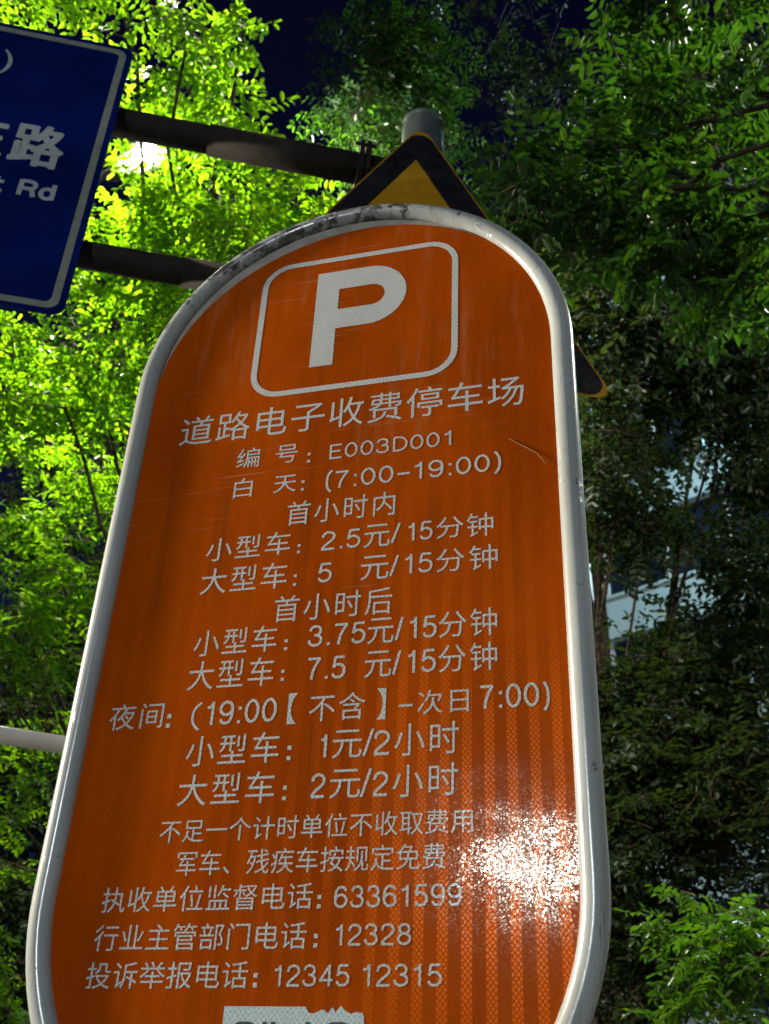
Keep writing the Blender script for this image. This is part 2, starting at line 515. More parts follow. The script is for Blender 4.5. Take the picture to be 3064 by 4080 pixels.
# ------------------------------------------------------------------ parking sign
TUBE_R = 0.0148
CX = -0.3810
HALF = 0.2954                       # tube centre line
ZB, ZT = 1.55 + 0.288, 1.55 + 0.990
PY = 1.100                          # plane of the sheeting
sign = empty('parking_sign', (CX, PY + 0.02, 0.13), 0,
             'tall orange parking price sign with rounded ends in a white tube frame', 'parking sign')
def sbuild(mb, name, m, parent, smooth=False, bevel=0.0):
    """builds in world coordinates below a parent chain rooted at the sign (texture space = world)"""
    o = mb.build(name, m, parent, smooth, bevel)
    if parent is sign:
        o.location = (-CX, -(PY + 0.02), -0.13)
    return o
t = MB(); path = stadium(CX, ZB, ZT, HALF, 48)
t.tube([(x, PY + 0.004, z) for x, z in path], TUBE_R, 20, closed=True)
sbuild(t, 'tube_frame', MT['tube'], sign, True)
bd = MB(); bd.prism(stadium(CX, ZB, ZT, HALF - 0.004), PY + 0.0025, PY + 0.010)
sbuild(bd, 'backing_board', MT['grey'], sign)
# sheeting: a touch smaller than the board on the upper left, where the board shows
sh = []
for x, z in stadium(CX, ZB, ZT, HALF - 0.0135, 64):
    a = math.atan2(z - ZT, x - CX)
    w = max(0.0, math.cos((a - R(112)) * 1.25)) if z > ZT else 0.0
    k = 0.022 * w ** 1.3
    sh.append((x - k * math.cos(a), z - k * math.sin(a)))
s = MB(); s.prism(sh, PY, PY + 0.0025)
panel = sbuild(s, 'sign_panel', MT['orange'], sign)
# second face, looking the other way
bk = MB(); bk.prism(stadium(CX, ZB, ZT, HALF + 0.006), PY + 0.040, PY + 0.046)
sbuild(bk, 'rear_panel', MT['orange'], sign)
rf = MB(); rf.prism(stadium(CX, ZB + 0.01, ZT - 0.01, HALF - 0.03), PY + 0.0102, PY + 0.0398)
sbuild(rf, 'sign_core', MT['alu'], sign)
po = MB(); po.tube([(CX, PY + 0.02, 0.13), (CX, PY + 0.02, ZB - HALF - 0.004)], 0.03, 18)
po.tube([(CX, PY + 0.02, 0.13), (CX, PY + 0.02, 0.145)], 0.09, 18)
sbuild(po, 'post', MT['tube'], sign, True)

TXT = []
def glyphs(body, x0, x1, z0, z1, offset=0.0, track=1.0, bold_x=1.0):
    """mesh of a run of characters fitted to a box in the x,z plane"""
    c = bpy.data.curves.new('run', 'FONT')
    c.body = body
    c.size = 1.0
    c.offset = offset
    c.space_character = track
    c.resolution_u = 4
    o = bpy.data.objects.new('run', c)
    COL.objects.link(o)
    dg = bpy.context.evaluated_depsgraph_get()
    me = bpy.data.meshes.new_from_object(o.evaluated_get(dg))
    v = np.array([q.co[:] for q in me.vertices])
    f = [tuple(q.vertices) for q in me.polygons]
    bpy.data.objects.remove(o); bpy.data.curves.remove(c); bpy.data.meshes.remove(me)
    lo, hi = v.min(0), v.max(0)
    px = (v[:, 0] - lo[0]) / (hi[0] - lo[0]) * (x1 - x0) + x0
    pz = (v[:, 1] - lo[1]) / (hi[1] - lo[1]) * (z1 - z0) + z0
    return np.stack([px, pz], 1), f

def put(mb, xz, f, y):
    n = len(xz)
    mb.add([(p[0], y, p[1]) for p in xz], f)

def smooth(pts, n=6):
    """Catmull-Rom through the points"""
    p = [np.array(q, float) for q in pts]
    p = [2 * p[0] - p[1]] + p + [2 * p[-1] - p[-2]]
    out = []
    for i in range(1, len(p) - 2):
        for k in range(n):
            t = k / n
            out.append(0.5 * (2 * p[i] + (p[i + 1] - p[i - 1]) * t + (2 * p[i - 1] - 5 * p[i] + 4 * p[i + 1] - p[i + 2]) * t * t + (3 * p[i] - p[i - 1] - 3 * p[i + 1] + p[i + 2]) * t ** 3))
    out.append(p[-2])
    return out

def oval(cx, cz, rx, rz, a0=0, a1=360, n=28):
    return [np.array((cx + rx * math.cos(R(a0 + (a1 - a0) * i / n)), cz + rz * math.sin(R(a0 + (a1 - a0) * i / n)))) for i in range(n + 1)]

def ln_(*pts): return [np.array(q, float) for q in pts]

NINE = [oval(.25, .49, .205, .20), smooth([(.455, .50), (.46, .36), (.43, .17), (.35, .06), (.24, .03), (.12, .07), (.07, .16)])]
STROKES = {   # centre lines of a plain grotesque; advance, strokes
    '0': (.60, [oval(.25, .36, .205, .33)]),
    '1': (.52, [ln_((.28, 0), (.28, .72)), smooth([(.08, .545), (.18, .565), (.25, .62), (.28, .70)])]),
    '2': (.60, [smooth([(.05, .49), (.08, .61), (.17, .68), (.26, .69), (.37, .66), (.445, .57), (.43, .44), (.34, .34), (.20, .23), (.09, .12), (.05, .03)]), ln_((.03, .03), (.48, .03))]),
    '3': (.60, [smooth([(.06, .54), (.10, .64), (.19, .69), (.29, .69), (.39, .63), (.42, .54), (.39, .44), (.31, .39), (.21, .38)]), smooth([(.29, .38), (.39, .34), (.45, .25), (.44, .14), (.37, .06), (.26, .03), (.14, .05), (.06, .12), (.04, .21)])]),
    '4': (.60, [ln_((.37, 0), (.37, .72)), ln_((.36, .68), (.05, .20)), ln_((.02, .20), (.50, .20))]),
    '5': (.60, [ln_((.45, .69), (.125, .69)), ln_((.13, .71), (.075, .345)), smooth([(.08, .36), (.15, .43), (.25, .455), (.36, .42), (.44, .34), (.455, .23), (.42, .12), (.34, .05), (.23, .03), (.12, .06), (.05, .16)])]),
    '7': (.60, [ln_((.03, .69), (.47, .69)), smooth([(.45, .68), (.35, .54), (.26, .36), (.21, .18), (.19, 0)])]),
    '8': (.60, [oval(.25, .535, .175, .155), oval(.25, .205, .21, .175)]),
    '9': (.60, NINE),
    '6': (.60, [[np.array((.5 - q[0], .72 - q[1])) for q in s] for s in NINE]),
    'E': (.62, [ln_((.08, 0), (.08, .72)), ln_((.08, .69), (.50, .69)), ln_((.08, .375), (.46, .375)), ln_((.08, .03), (.51, .03))]),
    'D': (.68, [ln_((.08, 0), (.08, .72)), smooth([(.08, .69), (.27, .69), (.43, .63), (.53, .48), (.54, .36), (.53, .24), (.43, .09), (.27, .03), (.08, .03)])]),
    'R': (.70, [ln_((.08, 0), (.08, .72)), smooth([(.08, .68), (.36, .68), (.49, .63), (.53, .52), (.48, .40), (.36, .35), (.08, .35)]), smooth([(.36, .34), (.46, .28), (.50, .12), (.54, 0)])]),
    'd': (.60, [ln_((.42, 0), (.42, .72)), oval(.24, .255, .19, .225)]),
    't': (.36, [smooth([(.18, .68), (.18, .40), (.18, .12), (.22, .04), (.32, .035)]), ln_((.05, .46), (.32, .46))]),
    'a': (.56, [ln_((.38, 0), (.38, .34)), smooth([(.38, .32), (.34, .44), (.22, .475), (.10, .43), (.06, .35)]), oval(.21, .15, .16, .125)]),
    's': (.52, [smooth([(.38, .36), (.34, .44), (.22, .475), (.11, .44), (.08, .36), (.14, .29), (.28, .24), (.37, .18), (.37, .09), (.29, .04), (.19, .03), (.09, .06), (.05, .14)])]),
    '(': (.34, [smooth([(.24, .80), (.15, .66), (.10, .50), (.09, .33), (.10, .16), (.15, 0), (.24, -.14)])]),
    ')': (.34, [smooth([(.06, .80), (.15, .66), (.20, .50), (.21, .33), (.20, .16), (.15, 0), (.06, -.14)])]),
    '-': (.52, [ln_((.03, .30), (.45, .30))]),
    '.': (.28, []), ':': (.30, []),
}

def run_strokes(mb, body, x0, x1, z0, z1, y, weight=0.105, square=0.11):
    """writes a run of figures, fitted to the box, as flat strips of even width"""
    items, dots, pen = [], [], 0.0
    for ch in body:
        adv, st = STROKES[ch]
        for s in st: items.append([q + np.array((pen, 0)) for q in s])
        if ch in '.:':
            for zc in ((.05,) if ch == '.' else (.05, .47)): dots.append((pen + .12, zc))
        pen += adv
    allp = np.array([q for s in items for q in s] + [(a, b_) for a, b_ in dots])
    lo, hi = allp.min(0), allp.max(0)
    hgt = (z1 - z0)
    w = weight * hgt * (0.72 / max(0.72, hi[1] - lo[1]) if '(' in body or ')' in body else 1.0)
    if body in ('(', ')'): w = weight * hgt * 0.72
    h = w / 2
    if body == '1': lo[0], hi[0] = .06, .30
    sx = (x1 - x0 - w) / max(1e-6, hi[0] - lo[0])
    has_mid = any(c not in '-.:' for c in body)
    lo_z = lo[1] if '(' in body or ')' in body else (0.03 if body[0] not in '147ERdt' else 0.03)
    hi_z = hi[1] if '(' in body or ')' in body else 0.69
    sz = (z1 - z0 - w) / (hi_z - lo_z)
    def tr(q): return np.array((x0 + h + (q[0] - lo[0]) * sx, z0 + h + (min(max(q[1], lo_z), hi_z) - lo_z) * sz)) if False else np.array((x0 + h + (q[0] - lo[0]) * sx, z0 + h + (q[1] - lo_z) * sz))
    for si, s in enumerate(items):
        p = [tr(q) for q in s]
        # butt ends of straight strokes flush with the box
        p = [np.array((q[0], min(max(q[1], z0), z1))) for q in p]
        n = len(p)
        closed = np.linalg.norm(p[0] - p[-1]) < 1e-7
        L_, R_ = [], []
        for i in range(n):
            a = p[i - 1] if i > 0 else (p[-2] if closed else p[0])
            c = p[i + 1] if i < n - 1 else (p[1] if closed else p[-1])
            d = c - a; d /= np.linalg.norm(d) + 1e-12
            nn = np.array((-d[1], d[0]))
            L_.append(p[i] + nn * h); R_.append(p[i] - nn * h)
        yy = y - 0.000012 * si
        V = [(q[0], yy, q[1]) for q in L_] + [(q[0], yy, q[1]) for q in R_]
        mb.add(V, [(i, n + i, n + i + 1, i + 1) for i in range(n - 1)])
    for q in dots:
        c = tr(q); e = w * 0.56
        c[1] = max(c[1], z0 + e)
        mb.add([(c[0] - e, y, c[1] - e), (c[0] + e, y, c[1] - e), (c[0] + e, y, c[1] + e), (c[0] - e, y, c[1] + e)], [(0, 1, 2, 3)])

TEXT = [
    [('道路电子收费停车场', -0.6115, -0.1375, 0.8826, 0.9314)],
    [('编', -0.5218, -0.4899, 0.8337, 0.8656), ('号', -0.4672, -0.4365, 0.8342, 0.8635), (':', -0.4234, -0.4179, 0.8303, 0.846), ('E003D001', -0.3925, -0.2315, 0.8314, 0.8548)],
    [('白', -0.5204, -0.4946, 0.7864, 0.8169), ('天', -0.4654, -0.4341, 0.7871, 0.8136), (':', -0.4278, -0.4226, 0.7868, 0.8027), ('(7:00-19:00)', -0.3945, -0.1686, 0.7784, 0.815)],
    [('首小时内', -0.4426, -0.3013, 0.7354, 0.7708)],
    [('小型车', -0.5462, -0.4345, 0.6934, 0.7275), (':', -0.4246, -0.4196, 0.693, 0.7062), ('2.5', -0.3941, -0.3433, 0.6934, 0.7206), ('元', -0.3389, -0.3061, 0.6911, 0.7236), ('/', -0.3048, -0.2928, 0.6949, 0.7224), ('15', -0.2848, -0.2531, 0.6948, 0.7212), ('分', -0.249, -0.2153, 0.6941, 0.7239), ('钟', -0.2115, -0.1792, 0.6917, 0.725)],
    [('大型车', -0.5472, -0.4343, 0.6462, 0.683), (':', -0.4256, -0.4205, 0.6471, 0.6631), ('5', -0.3945, -0.3767, 0.6485, 0.6754), ('元', -0.3406, -0.3058, 0.6457, 0.679), ('/', -0.305, -0.2934, 0.6485, 0.6767), ('15', -0.2872, -0.2523, 0.6495, 0.6766), ('分', -0.2482, -0.2139, 0.6475, 0.679), ('钟', -0.2084, -0.1746, 0.6462, 0.6798)],
    [('首小时后', -0.4459, -0.2999, 0.5988, 0.6344)],
    [('小型车', -0.544, -0.439, 0.5616, 0.5963), (':', -0.4291, -0.4239, 0.5614, 0.5755), ('3.75', -0.3998, -0.3298, 0.5632, 0.5909), ('元', -0.3275, -0.2963, 0.5608, 0.5936), ('/', -0.295, -0.2849, 0.5633, 0.5924), ('15', -0.2789, -0.2459, 0.5636, 0.5916), ('分', -0.2438, -0.2114, 0.562, 0.5946), ('钟', -0.207, -0.1764, 0.5609, 0.5958)],
    [('大型车', -0.5451, -0.4383, 0.5181, 0.5551), (':', -0.4294, -0.4243, 0.5226, 0.5366), ('7.5', -0.3986, -0.3512, 0.5208, 0.5492), ('元', -0.329, -0.2976, 0.5187, 0.5514), ('/', -0.2964, -0.2864, 0.5209, 0.5499), ('15', -0.2799, -0.2461, 0.521, 0.5492), ('分', -0.2432, -0.2119, 0.519, 0.5523), ('钟', -0.2076, -0.177, 0.5182, 0.5527)],
    [('夜间', -0.638, -0.5696, 0.4741, 0.5064), (':', -0.5652, -0.5582, 0.4735, 0.4902), ('(', -0.5336, -0.5212, 0.4671, 0.5035), ('19:00', -0.5166, -0.4297, 0.4732, 0.5024), ('【', -0.4165, -0.4056, 0.4688, 0.5063), ('不含', -0.3908, -0.3255, 0.47, 0.5028), ('】', -0.3124, -0.3019, 0.4679, 0.505), ('-', -0.2868, -0.2715, 0.4813, 0.4841), ('次日', -0.2661, -0.2089, 0.4709, 0.4993), ('7:00', -0.1979, -0.1323, 0.4725, 0.5004), (')', -0.1285, -0.1212, 0.466, 0.5014)],
    [('小型车', -0.5338, -0.4225, 0.4251, 0.4612), (':', -0.4133, -0.4071, 0.4267, 0.4433), ('1', -0.3755, -0.3665, 0.4273, 0.4545), ('元', -0.3605, -0.3271, 0.4257, 0.458), ('/', -0.3259, -0.3136, 0.4271, 0.4577), ('2', -0.3143, -0.2944, 0.4269, 0.4553), ('小时', -0.2905, -0.2196, 0.4245, 0.4614)],
    [('大型车', -0.5364, -0.4235, 0.3798, 0.4157), (':', -0.414, -0.4082, 0.3817, 0.3979), ('2', -0.3822, -0.3645, 0.3825, 0.4099), ('元', -0.3603, -0.3262, 0.3812, 0.413), ('/', -0.3263, -0.3139, 0.3817, 0.4126), ('2', -0.313, -0.2948, 0.3815, 0.4088), ('小时', -0.291, -0.2203, 0.3794, 0.415)],
    [('不足一个计时单位不收取费用', -0.5511, -0.2045, 0.3398, 0.3652)],
    [('军车、残疾车按规定免费', -0.5258, -0.2323, 0.3043, 0.3305)],
    [('执收单位监督电话', -0.6064, -0.3703, 0.2678, 0.2942), (':', -0.3657, -0.3602, 0.268, 0.2815), ('63361599', -0.3473, -0.2158, 0.268, 0.2899)],
    [('行业主管部门电话', -0.6077, -0.3738, 0.2293, 0.2555), (':', -0.3664, -0.361, 0.2305, 0.2435), ('12328', -0.3441, -0.2659, 0.2318, 0.2526)],
    [('投诉举报电话', -0.6093, -0.4318, 0.1927, 0.2185), (':', -0.4264, -0.4205, 0.1936, 0.2071), ('12345', -0.4048, -0.3266, 0.1943, 0.2147), ('12315', -0.314, -0.2348, 0.1941, 0.2147)],
]

for line in TEXT:
    mb = MB()
    for body, x0, x1, z0, z1 in line:
        z0 += 1.55; z1 += 1.55
        y = PY - 0.00016
        if body == ':':
            x0 += (x1 - x0) * 0.12; x1 -= (x1 - x0) * 0.14
            w = (x1 - x0); hh = w
            for zb in (z0, z1 - hh):
                mb.add([(x0, y, zb), (x1, y, zb), (x1, y, zb + hh), (x0, y, zb + hh)], [(0, 1, 2, 3)])
        elif body == '-':
            mb.add([(x0, y, z0), (x1, y, z0), (x1, y, z1), (x0, y, z1)], [(0, 1, 2, 3)])
        elif body == '/':
            w = 0.0032
            mb.add([(x0, y, z0), (x0 + w, y, z0), (x1, y, z1), (x1 - w, y, z1)], [(0, 1, 2, 3)])
        elif ord(body[0]) > 0x2e80:
            tr = {9: 1.06, 4: 1.15, 3: 1.12, 2: 1.12}.get(len(body), 1.02)
            xz, f = glyphs(body, x0, x1, z0, z1, 0.0, tr)
            put(mb, xz, f, y)
        else:
            run_strokes(mb, body, x0, x1, z0, z1, y, 0.115)
    mb.build('lettering', MT['letter'], panel)

b = MB()
b.ring(rrect(-0.5187, 1.55 + 0.949, -0.2241, 1.55 + 1.2018, 0.044), rrect(-0.5100, 1.55 + 0.9577, -0.2328, 1.55 + 1.1931, 0.0355), PY - 0.0003, PY - 0.0001)
b.build('symbol_border', MT['letter'], panel)
# the letter P: stem with a bowl
z0 = 1.55
outer = [(-0.4332, z0 + 0.9935), (-0.3997, z0 + 0.9935), (-0.3997, z0 + 1.0600)] + \
    arc(-0.3545, z0 + 1.1160, 0.0560, -90, 90, 22) + [(-0.4332, z0 + 1.1720)]
inner = [(-0.3988, z0 + 1.0960)] + arc(-0.3500, z0 + 1.11575, 0.01975, -90, 90, 22) + [(-0.3988, z0 + 1.1355)]
b = MB()
oc = [(p[0], PY - 0.00016, p[1]) for p in outer]; ic = [(p[0], PY - 0.00016, p[1]) for p in inner]
na = 23
# quads between outer bowl and inner bowl, then the three straight pieces
V = oc + ic
oo = list(range(3, 3 + na)); io = [len(oc) + 1 + i for i in range(na)]
F = [(oo[i], oo[i + 1], io[i + 1], io[i]) for i in range(na - 1)]
i_bl = len(oc); i_tl = len(oc) + len(ic) - 1
F += [(2, oo[0], io[0], i_bl), (oo[-1], len(oc) - 1, i_tl, io[-1])]
F += [(0, 1, 2, i_bl, i_tl, len(oc) - 1)]
b.add(V, F)
b.build('parking_letter', MT['letter'], panel)
# half-torn pale patch with heavy black letters at the foot
b = MB()
top = [(-0.453, 0.1765), (-0.3690, 0.1762)]
x = -0.3690
while x < -0.317:
    x += random.uniform(0.003, 0.006); top.append((x, 0.1735 + random.uniform(-0.004, 0.004)))
top += [(-0.3120, 0.1715), (-0.3098, 0.1670)]
poly = [(-0.453, 0.07), (-0.3098, 0.07)] + top[::-1]
b.add([(p[0], PY - 0.0003, p[1] + 1.55) for p in poly], [tuple(range(len(poly)))])
patch = b.build('patch', MT['sticker'], panel)
b = MB()
for x0_, x1_, kind in ((-0.444, -0.417, 'O'), (-0.4115, -0.4073, 'I'), (-0.4031, -0.3982, 'I'), (-0.3677, -0.3635, 'I'), (-0.3495, -0.3215, 'O')):
    zb, zt = 1.55 + 0.115, 1.55 + 0.1627
    if kind == 'I':
        b.add([(x0_, PY - 0.0005, zb), (x1_, PY - 0.0005, zb), (x1_, PY - 0.0005, zt), (x0_, PY - 0.0005, zt)], [(0, 1, 2, 3)])
    else:
        b.ring(rrect(x0_, zb, x1_, zt, 0.010), rrect(x0_ + 0.006, zb + 0.006, x1_ - 0.006, zt - 0.006, 0.006), PY - 0.0006, PY - 0.0004)
b.build('patch_lettering', MT['ink'], patch)
# dry stalk stuck to the face
b = MB()
hp_ = [(-0.1581, 0.8304), (-0.1377, 0.8144), (-0.1238, 0.8027), (-0.1134, 0.7858)]
b.tube([(q[0], PY - 0.0006 - 0.0003 * i, q[1] + 1.55) for i, q in enumerate(hp_)], [0.0004, 0.0005, 0.0004, 0.0002], 6)
st_ = b.build('dry_stalk', MT['hair'])
tag(st_, 'thin dry stalk stuck to the orange face right of the price lines', 'stalk')

# ------------------------------------------------------------------ sign pole, arms, blue road sign, warning triangle
PH = R(26)
HP = np.array([-0.57825, 2.25])
pole = empty('sign_pole', (HP[0], HP[1], 0.13), PH, 'thick grey sign pole with two long dark arms standing behind the orange sign', 'sign pole')
ztop = 1.55 + 3.015 - 0.13
p = MB(); p.tube([(0, 0, 0), (0, 0, 0.02), (0, 0, 0.021), (0, 0, ztop - 0.03)], [0.16, 0.16, 0.066, 0.066], 28)
p.build('pole_shaft', MT['pole'], pole, True)
p = MB()
p.tube([(0, 0, ztop - 0.032), (0, 0, ztop - 0.012), (0, 0, ztop), (0, 0, ztop + 0.005)], [0.069, 0.068, 0.058, 0.02], 28)
p.build('pole_cap', MT['pole'], pole, True)
for zc, r_ in ((1.55 + 2.737 - 0.13, 0.046), (1.55 + 2.182 - 0.13, 0.041)):
    p = MB(); p.tube([(-0.20, 0, zc), (-0.66, 0, zc), (-2.5, 0, zc)], r_ * 0.94, 20)
    p.tube([(-0.05, 0, zc), (-0.66, 0, zc)], r_ * 1.04, 20)
    a_ = p.build('arm', MT['arm'], pole, True)
    p = MB(); p.box((-0.205, -0.062, zc - 0.062), (-0.19, 0.062, zc + 0.062)); p.box((-0.185, -0.062, zc - 0.062), (-0.17, 0.062, zc + 0.062))
    for sy in (-0.052, 0.052):
        for sz in (-0.052, 0.052):
            p.tube([(-0.22, sy, zc + sz), (-0.155, sy, zc + sz)], 0.006, 6)
    p.build('flange', MT['arm'], a_)
# thin pale side pipe lower down
p = MB()
dpipe = np.array([math.cos(R(33.4 - 26)), math.sin(R(33.4 - 26))])
PIPE_Z = 1.55 + 0.778 - 0.13
p.tube([(-dpipe[0] * q, -dpipe[1] * q, PIPE_Z) for q in (0.06, 1.0, 2.6)], 0.0175, 16)
p.build('side_pipe', MT['pipe'], pole, True)

def on_pole_plane(off, zbase):
    """origin of a flat sign in front of the pole"""
    n = np.array([math.sin(PH), -math.cos(PH)])
    return (HP[0] + n[0] * off, HP[1] + n[1] * off, zbase)

blue = empty('road_sign', on_pole_plane(0.068, 1.55), PH, 'dark blue street name sign with pale border hung on two arms', 'road sign')
U1 = -0.924; Z0, Z1 = 1.893, 2.993; U0 = -2.55
b = MB(); b.prism(rrect(U0, Z0, U1, Z1, 0.035), -0.004, 0.0)
bp = b.build('sign_board', [MT['blue']], blue)
b = MB(); b.ring(rrect(U0 + 0.018, Z0 + 0.018, U1 - 0.018, Z1 - 0.018, 0.03), rrect(U0 + 0.038, Z0 + 0.038, U1 - 0.038, Z1 - 0.038, 0.018), -0.0052, -0.0042)
b.build('border', MT['blue_border'], bp)
b = MB()
for zc in (2.737, 2.182):
    b.box((U0 + 0.1, 0.001, zc - 0.025), (U1 - 0.06, 0.022, zc + 0.025))
b.build('mounting_rail', MT['alu'], blue)
def blue_text(body, x0, x1, z0_, z1_, off):
    mb = MB(); xz, f = glyphs(body, x0 + 0.005, x1 - 0.005, z0_ + 0.004, z1_ - 0.004, 0.0)
    for i, (ox, oz) in enumerate(((0, 0), (0.005, 0), (-0.005, 0), (0, 0.004), (0, -0.004), (0.004, 0.003), (-0.004, 0.003), (0.004, -0.003), (-0.004, -0.003))):
        put(mb, xz + np.array((ox, oz)), f, -0.0054 - 0.00005 * i)
    return mb.build('lettering', MT['blue_text'], bp)
blue_text('路', -1.180, -1.036, 2.405, 2.578, 0.03)
blue_text('东', -1.352, -1.194, 2.408, 2.578, 0.03)
for word, xa, xb_ in (('Rd', -1.1255, -1.0255), ('t', -1.206, -1.157), ('s', -1.240, -1.200), ('a', -1.293, -1.250), ('E', -1.350, -1.308)):
    mb = MB()
    run_strokes(mb, word, xa, xb_, 2.284, 2.352 if word not in 'sa' else 2.352, -0.0054, 0.19)
    mb.build('lettering', MT['blue_text'], bp)
mb = MB()
ou = arc(-1.325, 2.815, 0.075, -52, 52, 14); inn = arc(-1.350, 2.815, 0.088, -38, 38, 14)
mb.add([(q[0], -0.0054, q[1]) for q in ou] + [(q[0], -0.0054, q[1]) for q in inn],
       [(i, i + 1, 16 + i, 15 + i) for i in range(14)])
mb.build('lettering', MT['blue_text'], bp)

tri = empty('warning_sign', on_pole_plane(0.105, 1.55), PH, 'black and yellow warning triangle partly hidden behind the orange sign', 'warning sign')
def tri_round(cx, za, side, r, inset=0.0, n=8):
    """upward triangle with rounded corners: apex height za, given side, inset inward"""
    h = side * math.sqrt(3) / 2
    c = np.array([cx, za - h * 2 / 3])
    Rc = h * 2 / 3 - 2 * inset
    pts = []
    for k, a in enumerate((-30, 90, 210)):
        d = np.array([math.cos(R(a)), math.sin(R(a))])
        cc = c + d * (Rc - 2 * r)
        pts += arc(cc[0], cc[1], r, a - 60, a + 60, n)
    return pts
TA, TS, TC = 2.862, 1.124, -0.026
b = MB(); b.prism(tri_round(TC, TA, TS, 0.034), -0.003, 0.0)
tp = b.build('sign_plate', MT['yellow'], tri)
b = MB(); b.prism(tri_round(TC, TA, TS, 0.042, 0.0045), -0.0042, -0.0032)
bf = b.build('black_border', MT['black_face'], tp)
b = MB(); b.prism(tri_round(TC - 0.014, TA, TS, 0.002, 0.084), -0.0054, -0.0044)
b.build('yellow_field', MT['yellow'], bf)
b = MB()
for zc in (2.35, 2.05):
    b.box((-0.18, 0.001, zc - 0.02), (0.10, 0.03, zc + 0.02))
b.build('bracket', MT['alu'], tri)

# ------------------------------------------------------------------ trees
def leaf_cloud(name, clumps, spec, material, parent, twig_mat, bark):
    """pinnate leaves on twigs filling the clumps; one leaf mesh, one twig mesh"""
    T = MB()
    org, dirv, nrm, ln = [], [], [], []
    for (c, rad, ntw) in clumps:
        c = np.array(c)
        for k in range(max(2, int(ntw * spec.get('dens', 1.0)))):
            d = rng.normal(size=3); d[2] = d[2] * 0.7 + 0.12
            d /= np.linalg.norm(d)
            s0 = c + rng.normal(size=3) * rad * 0.22
            L = rad * rng.uniform(0.55, 1.1)
            steps = max(4, int(L / spec['gap']))
            p = s0.copy(); pts = [p.copy()]
            for i in range(steps):
                d = d + rng.normal(size=3) * 0.10 + np.array([0, 0, -spec['droop']])
                d /= np.linalg.norm(d)
                p = p + d * L / steps
                pts.append(p.copy())
                side = np.cross(d, [0, 0, 1.0]); nn = np.linalg.norm(side)
                side = side / nn if nn > 1e-3 else np.array([1.0, 0, 0])
                for sg in ((1, -1) if rng.random() < spec['pair'] else ((1,) if i % 2 else (-1,))):
                    rd = side * sg * rng.uniform(0.7, 1.2) + d * rng.uniform(0.2, 0.9) + rng.normal(size=3) * 0.25 + np.array([0, 0, -spec['hang'] * rng.uniform(0.3, 1.3)])
                    rd /= np.linalg.norm(rd)
                    up = np.array([0, 0, 1.0]) + rng.normal(size=3) * spec['tilt']
                    up = up - rd * (up @ rd); up /= np.linalg.norm(up) + 1e-9
                    org.append(p.copy()); dirv.append(rd); nrm.append(up); ln.append(spec['rachis'] * rng.uniform(0.65, 1.15))
            org.append(p.copy()); dirv.append(d.copy())
            up = np.array([0, 0, 1.0]) + rng.normal(size=3) * 0.3; up -= d * (up @ d); nrm.append(up / np.linalg.norm(up)); ln.append(spec['rachis'])
            T.tube(pts[::2] if len(pts) > 5 else pts, list(np.linspace(0.006, 0.002, len(pts[::2] if len(pts) > 5 else pts))), 3, caps=False)
    org = np.array(org); dirv = np.array(dirv); nrm = np.array(nrm); ln = np.array(ln)
    side = np.cross(nrm, dirv)
    V = []
    npair = spec['pairs']
    lobes = []
    for i in range(npair):
        t = 0.22 + 0.74 * i / max(1, npair - 1)
        for sg in (1, -1): lobes.append((t, sg))
    lobes.append((1.0, 0))
    for t, sg in lobes:
        n = len(org)
        droop = -0.10 * t * t
        base = org + dirv * (ln * t)[:, None] + nrm * (ln * droop)[:, None]
        ld = dirv * (0.42 if sg else 1.0) + side * sg * 1.0 + rng.normal(size=(n, 3)) * 0.20 + np.array([0, 0, -spec['leafdrop']])
        ld /= np.linalg.norm(ld, axis=1)[:, None]
        up = nrm + rng.normal(size=(n, 3)) * spec['ltilt']
        up -= ld * np.sum(up * ld, 1)[:, None]; up /= np.linalg.norm(up, axis=1)[:, None] + 1e-9
        w = np.cross(up, ld)
        l = spec['leaf'] * rng.uniform(0.7, 1.15, n)[:, None]
        wd = l * spec['aspect']
        cup = spec['cup']
        V.append(np.stack([base,
                           base + ld * l * 0.28 + w * wd * 0.44 + up * wd * cup,
                           base + ld * l * 0.70 + w * wd * 0.42 + up * wd * cup,
                           base + ld * l - up * l * 0.10,
                           base + ld * l * 0.70 - w * wd * 0.42 + up * wd * cup,
                           base + ld * l * 0.28 - w * wd * 0.44 + up * wd * cup], 1))
    V = np.concatenate(V, 0)
    keep = rng.random(len(V)) > 0.05
    V = V[keep]
    nl = len(V)
    idx = np.arange(nl)[:, None] * 6
    F = np.concatenate([idx + np.array([0, 1, 2, 3]), idx + np.array([0, 3, 4, 5])], 1).reshape(-1)
    me = bpy.data.meshes.new(name)
    me.vertices.add(nl * 6)
    me.vertices.foreach_set('co', V.reshape(-1).astype(np.float32))
    me.loops.add(len(F)); me.loops.foreach_set('vertex_index', F.astype(np.int32))
    me.polygons.add(nl * 2)
    me.polygons.foreach_set('loop_start', np.arange(0, nl * 8, 4, dtype=np.int32))
    me.polygons.foreach_set('loop_total', np.full(nl * 2, 4, dtype=np.int32))
    me.materials.append(material)
    me.update(calc_edges=True)
    o = bpy.data.objects.new(name, me); COL.objects.link(o); o.parent = parent
    tw = T.build('twigs', twig_mat, parent, True)
    return o, tw, nl

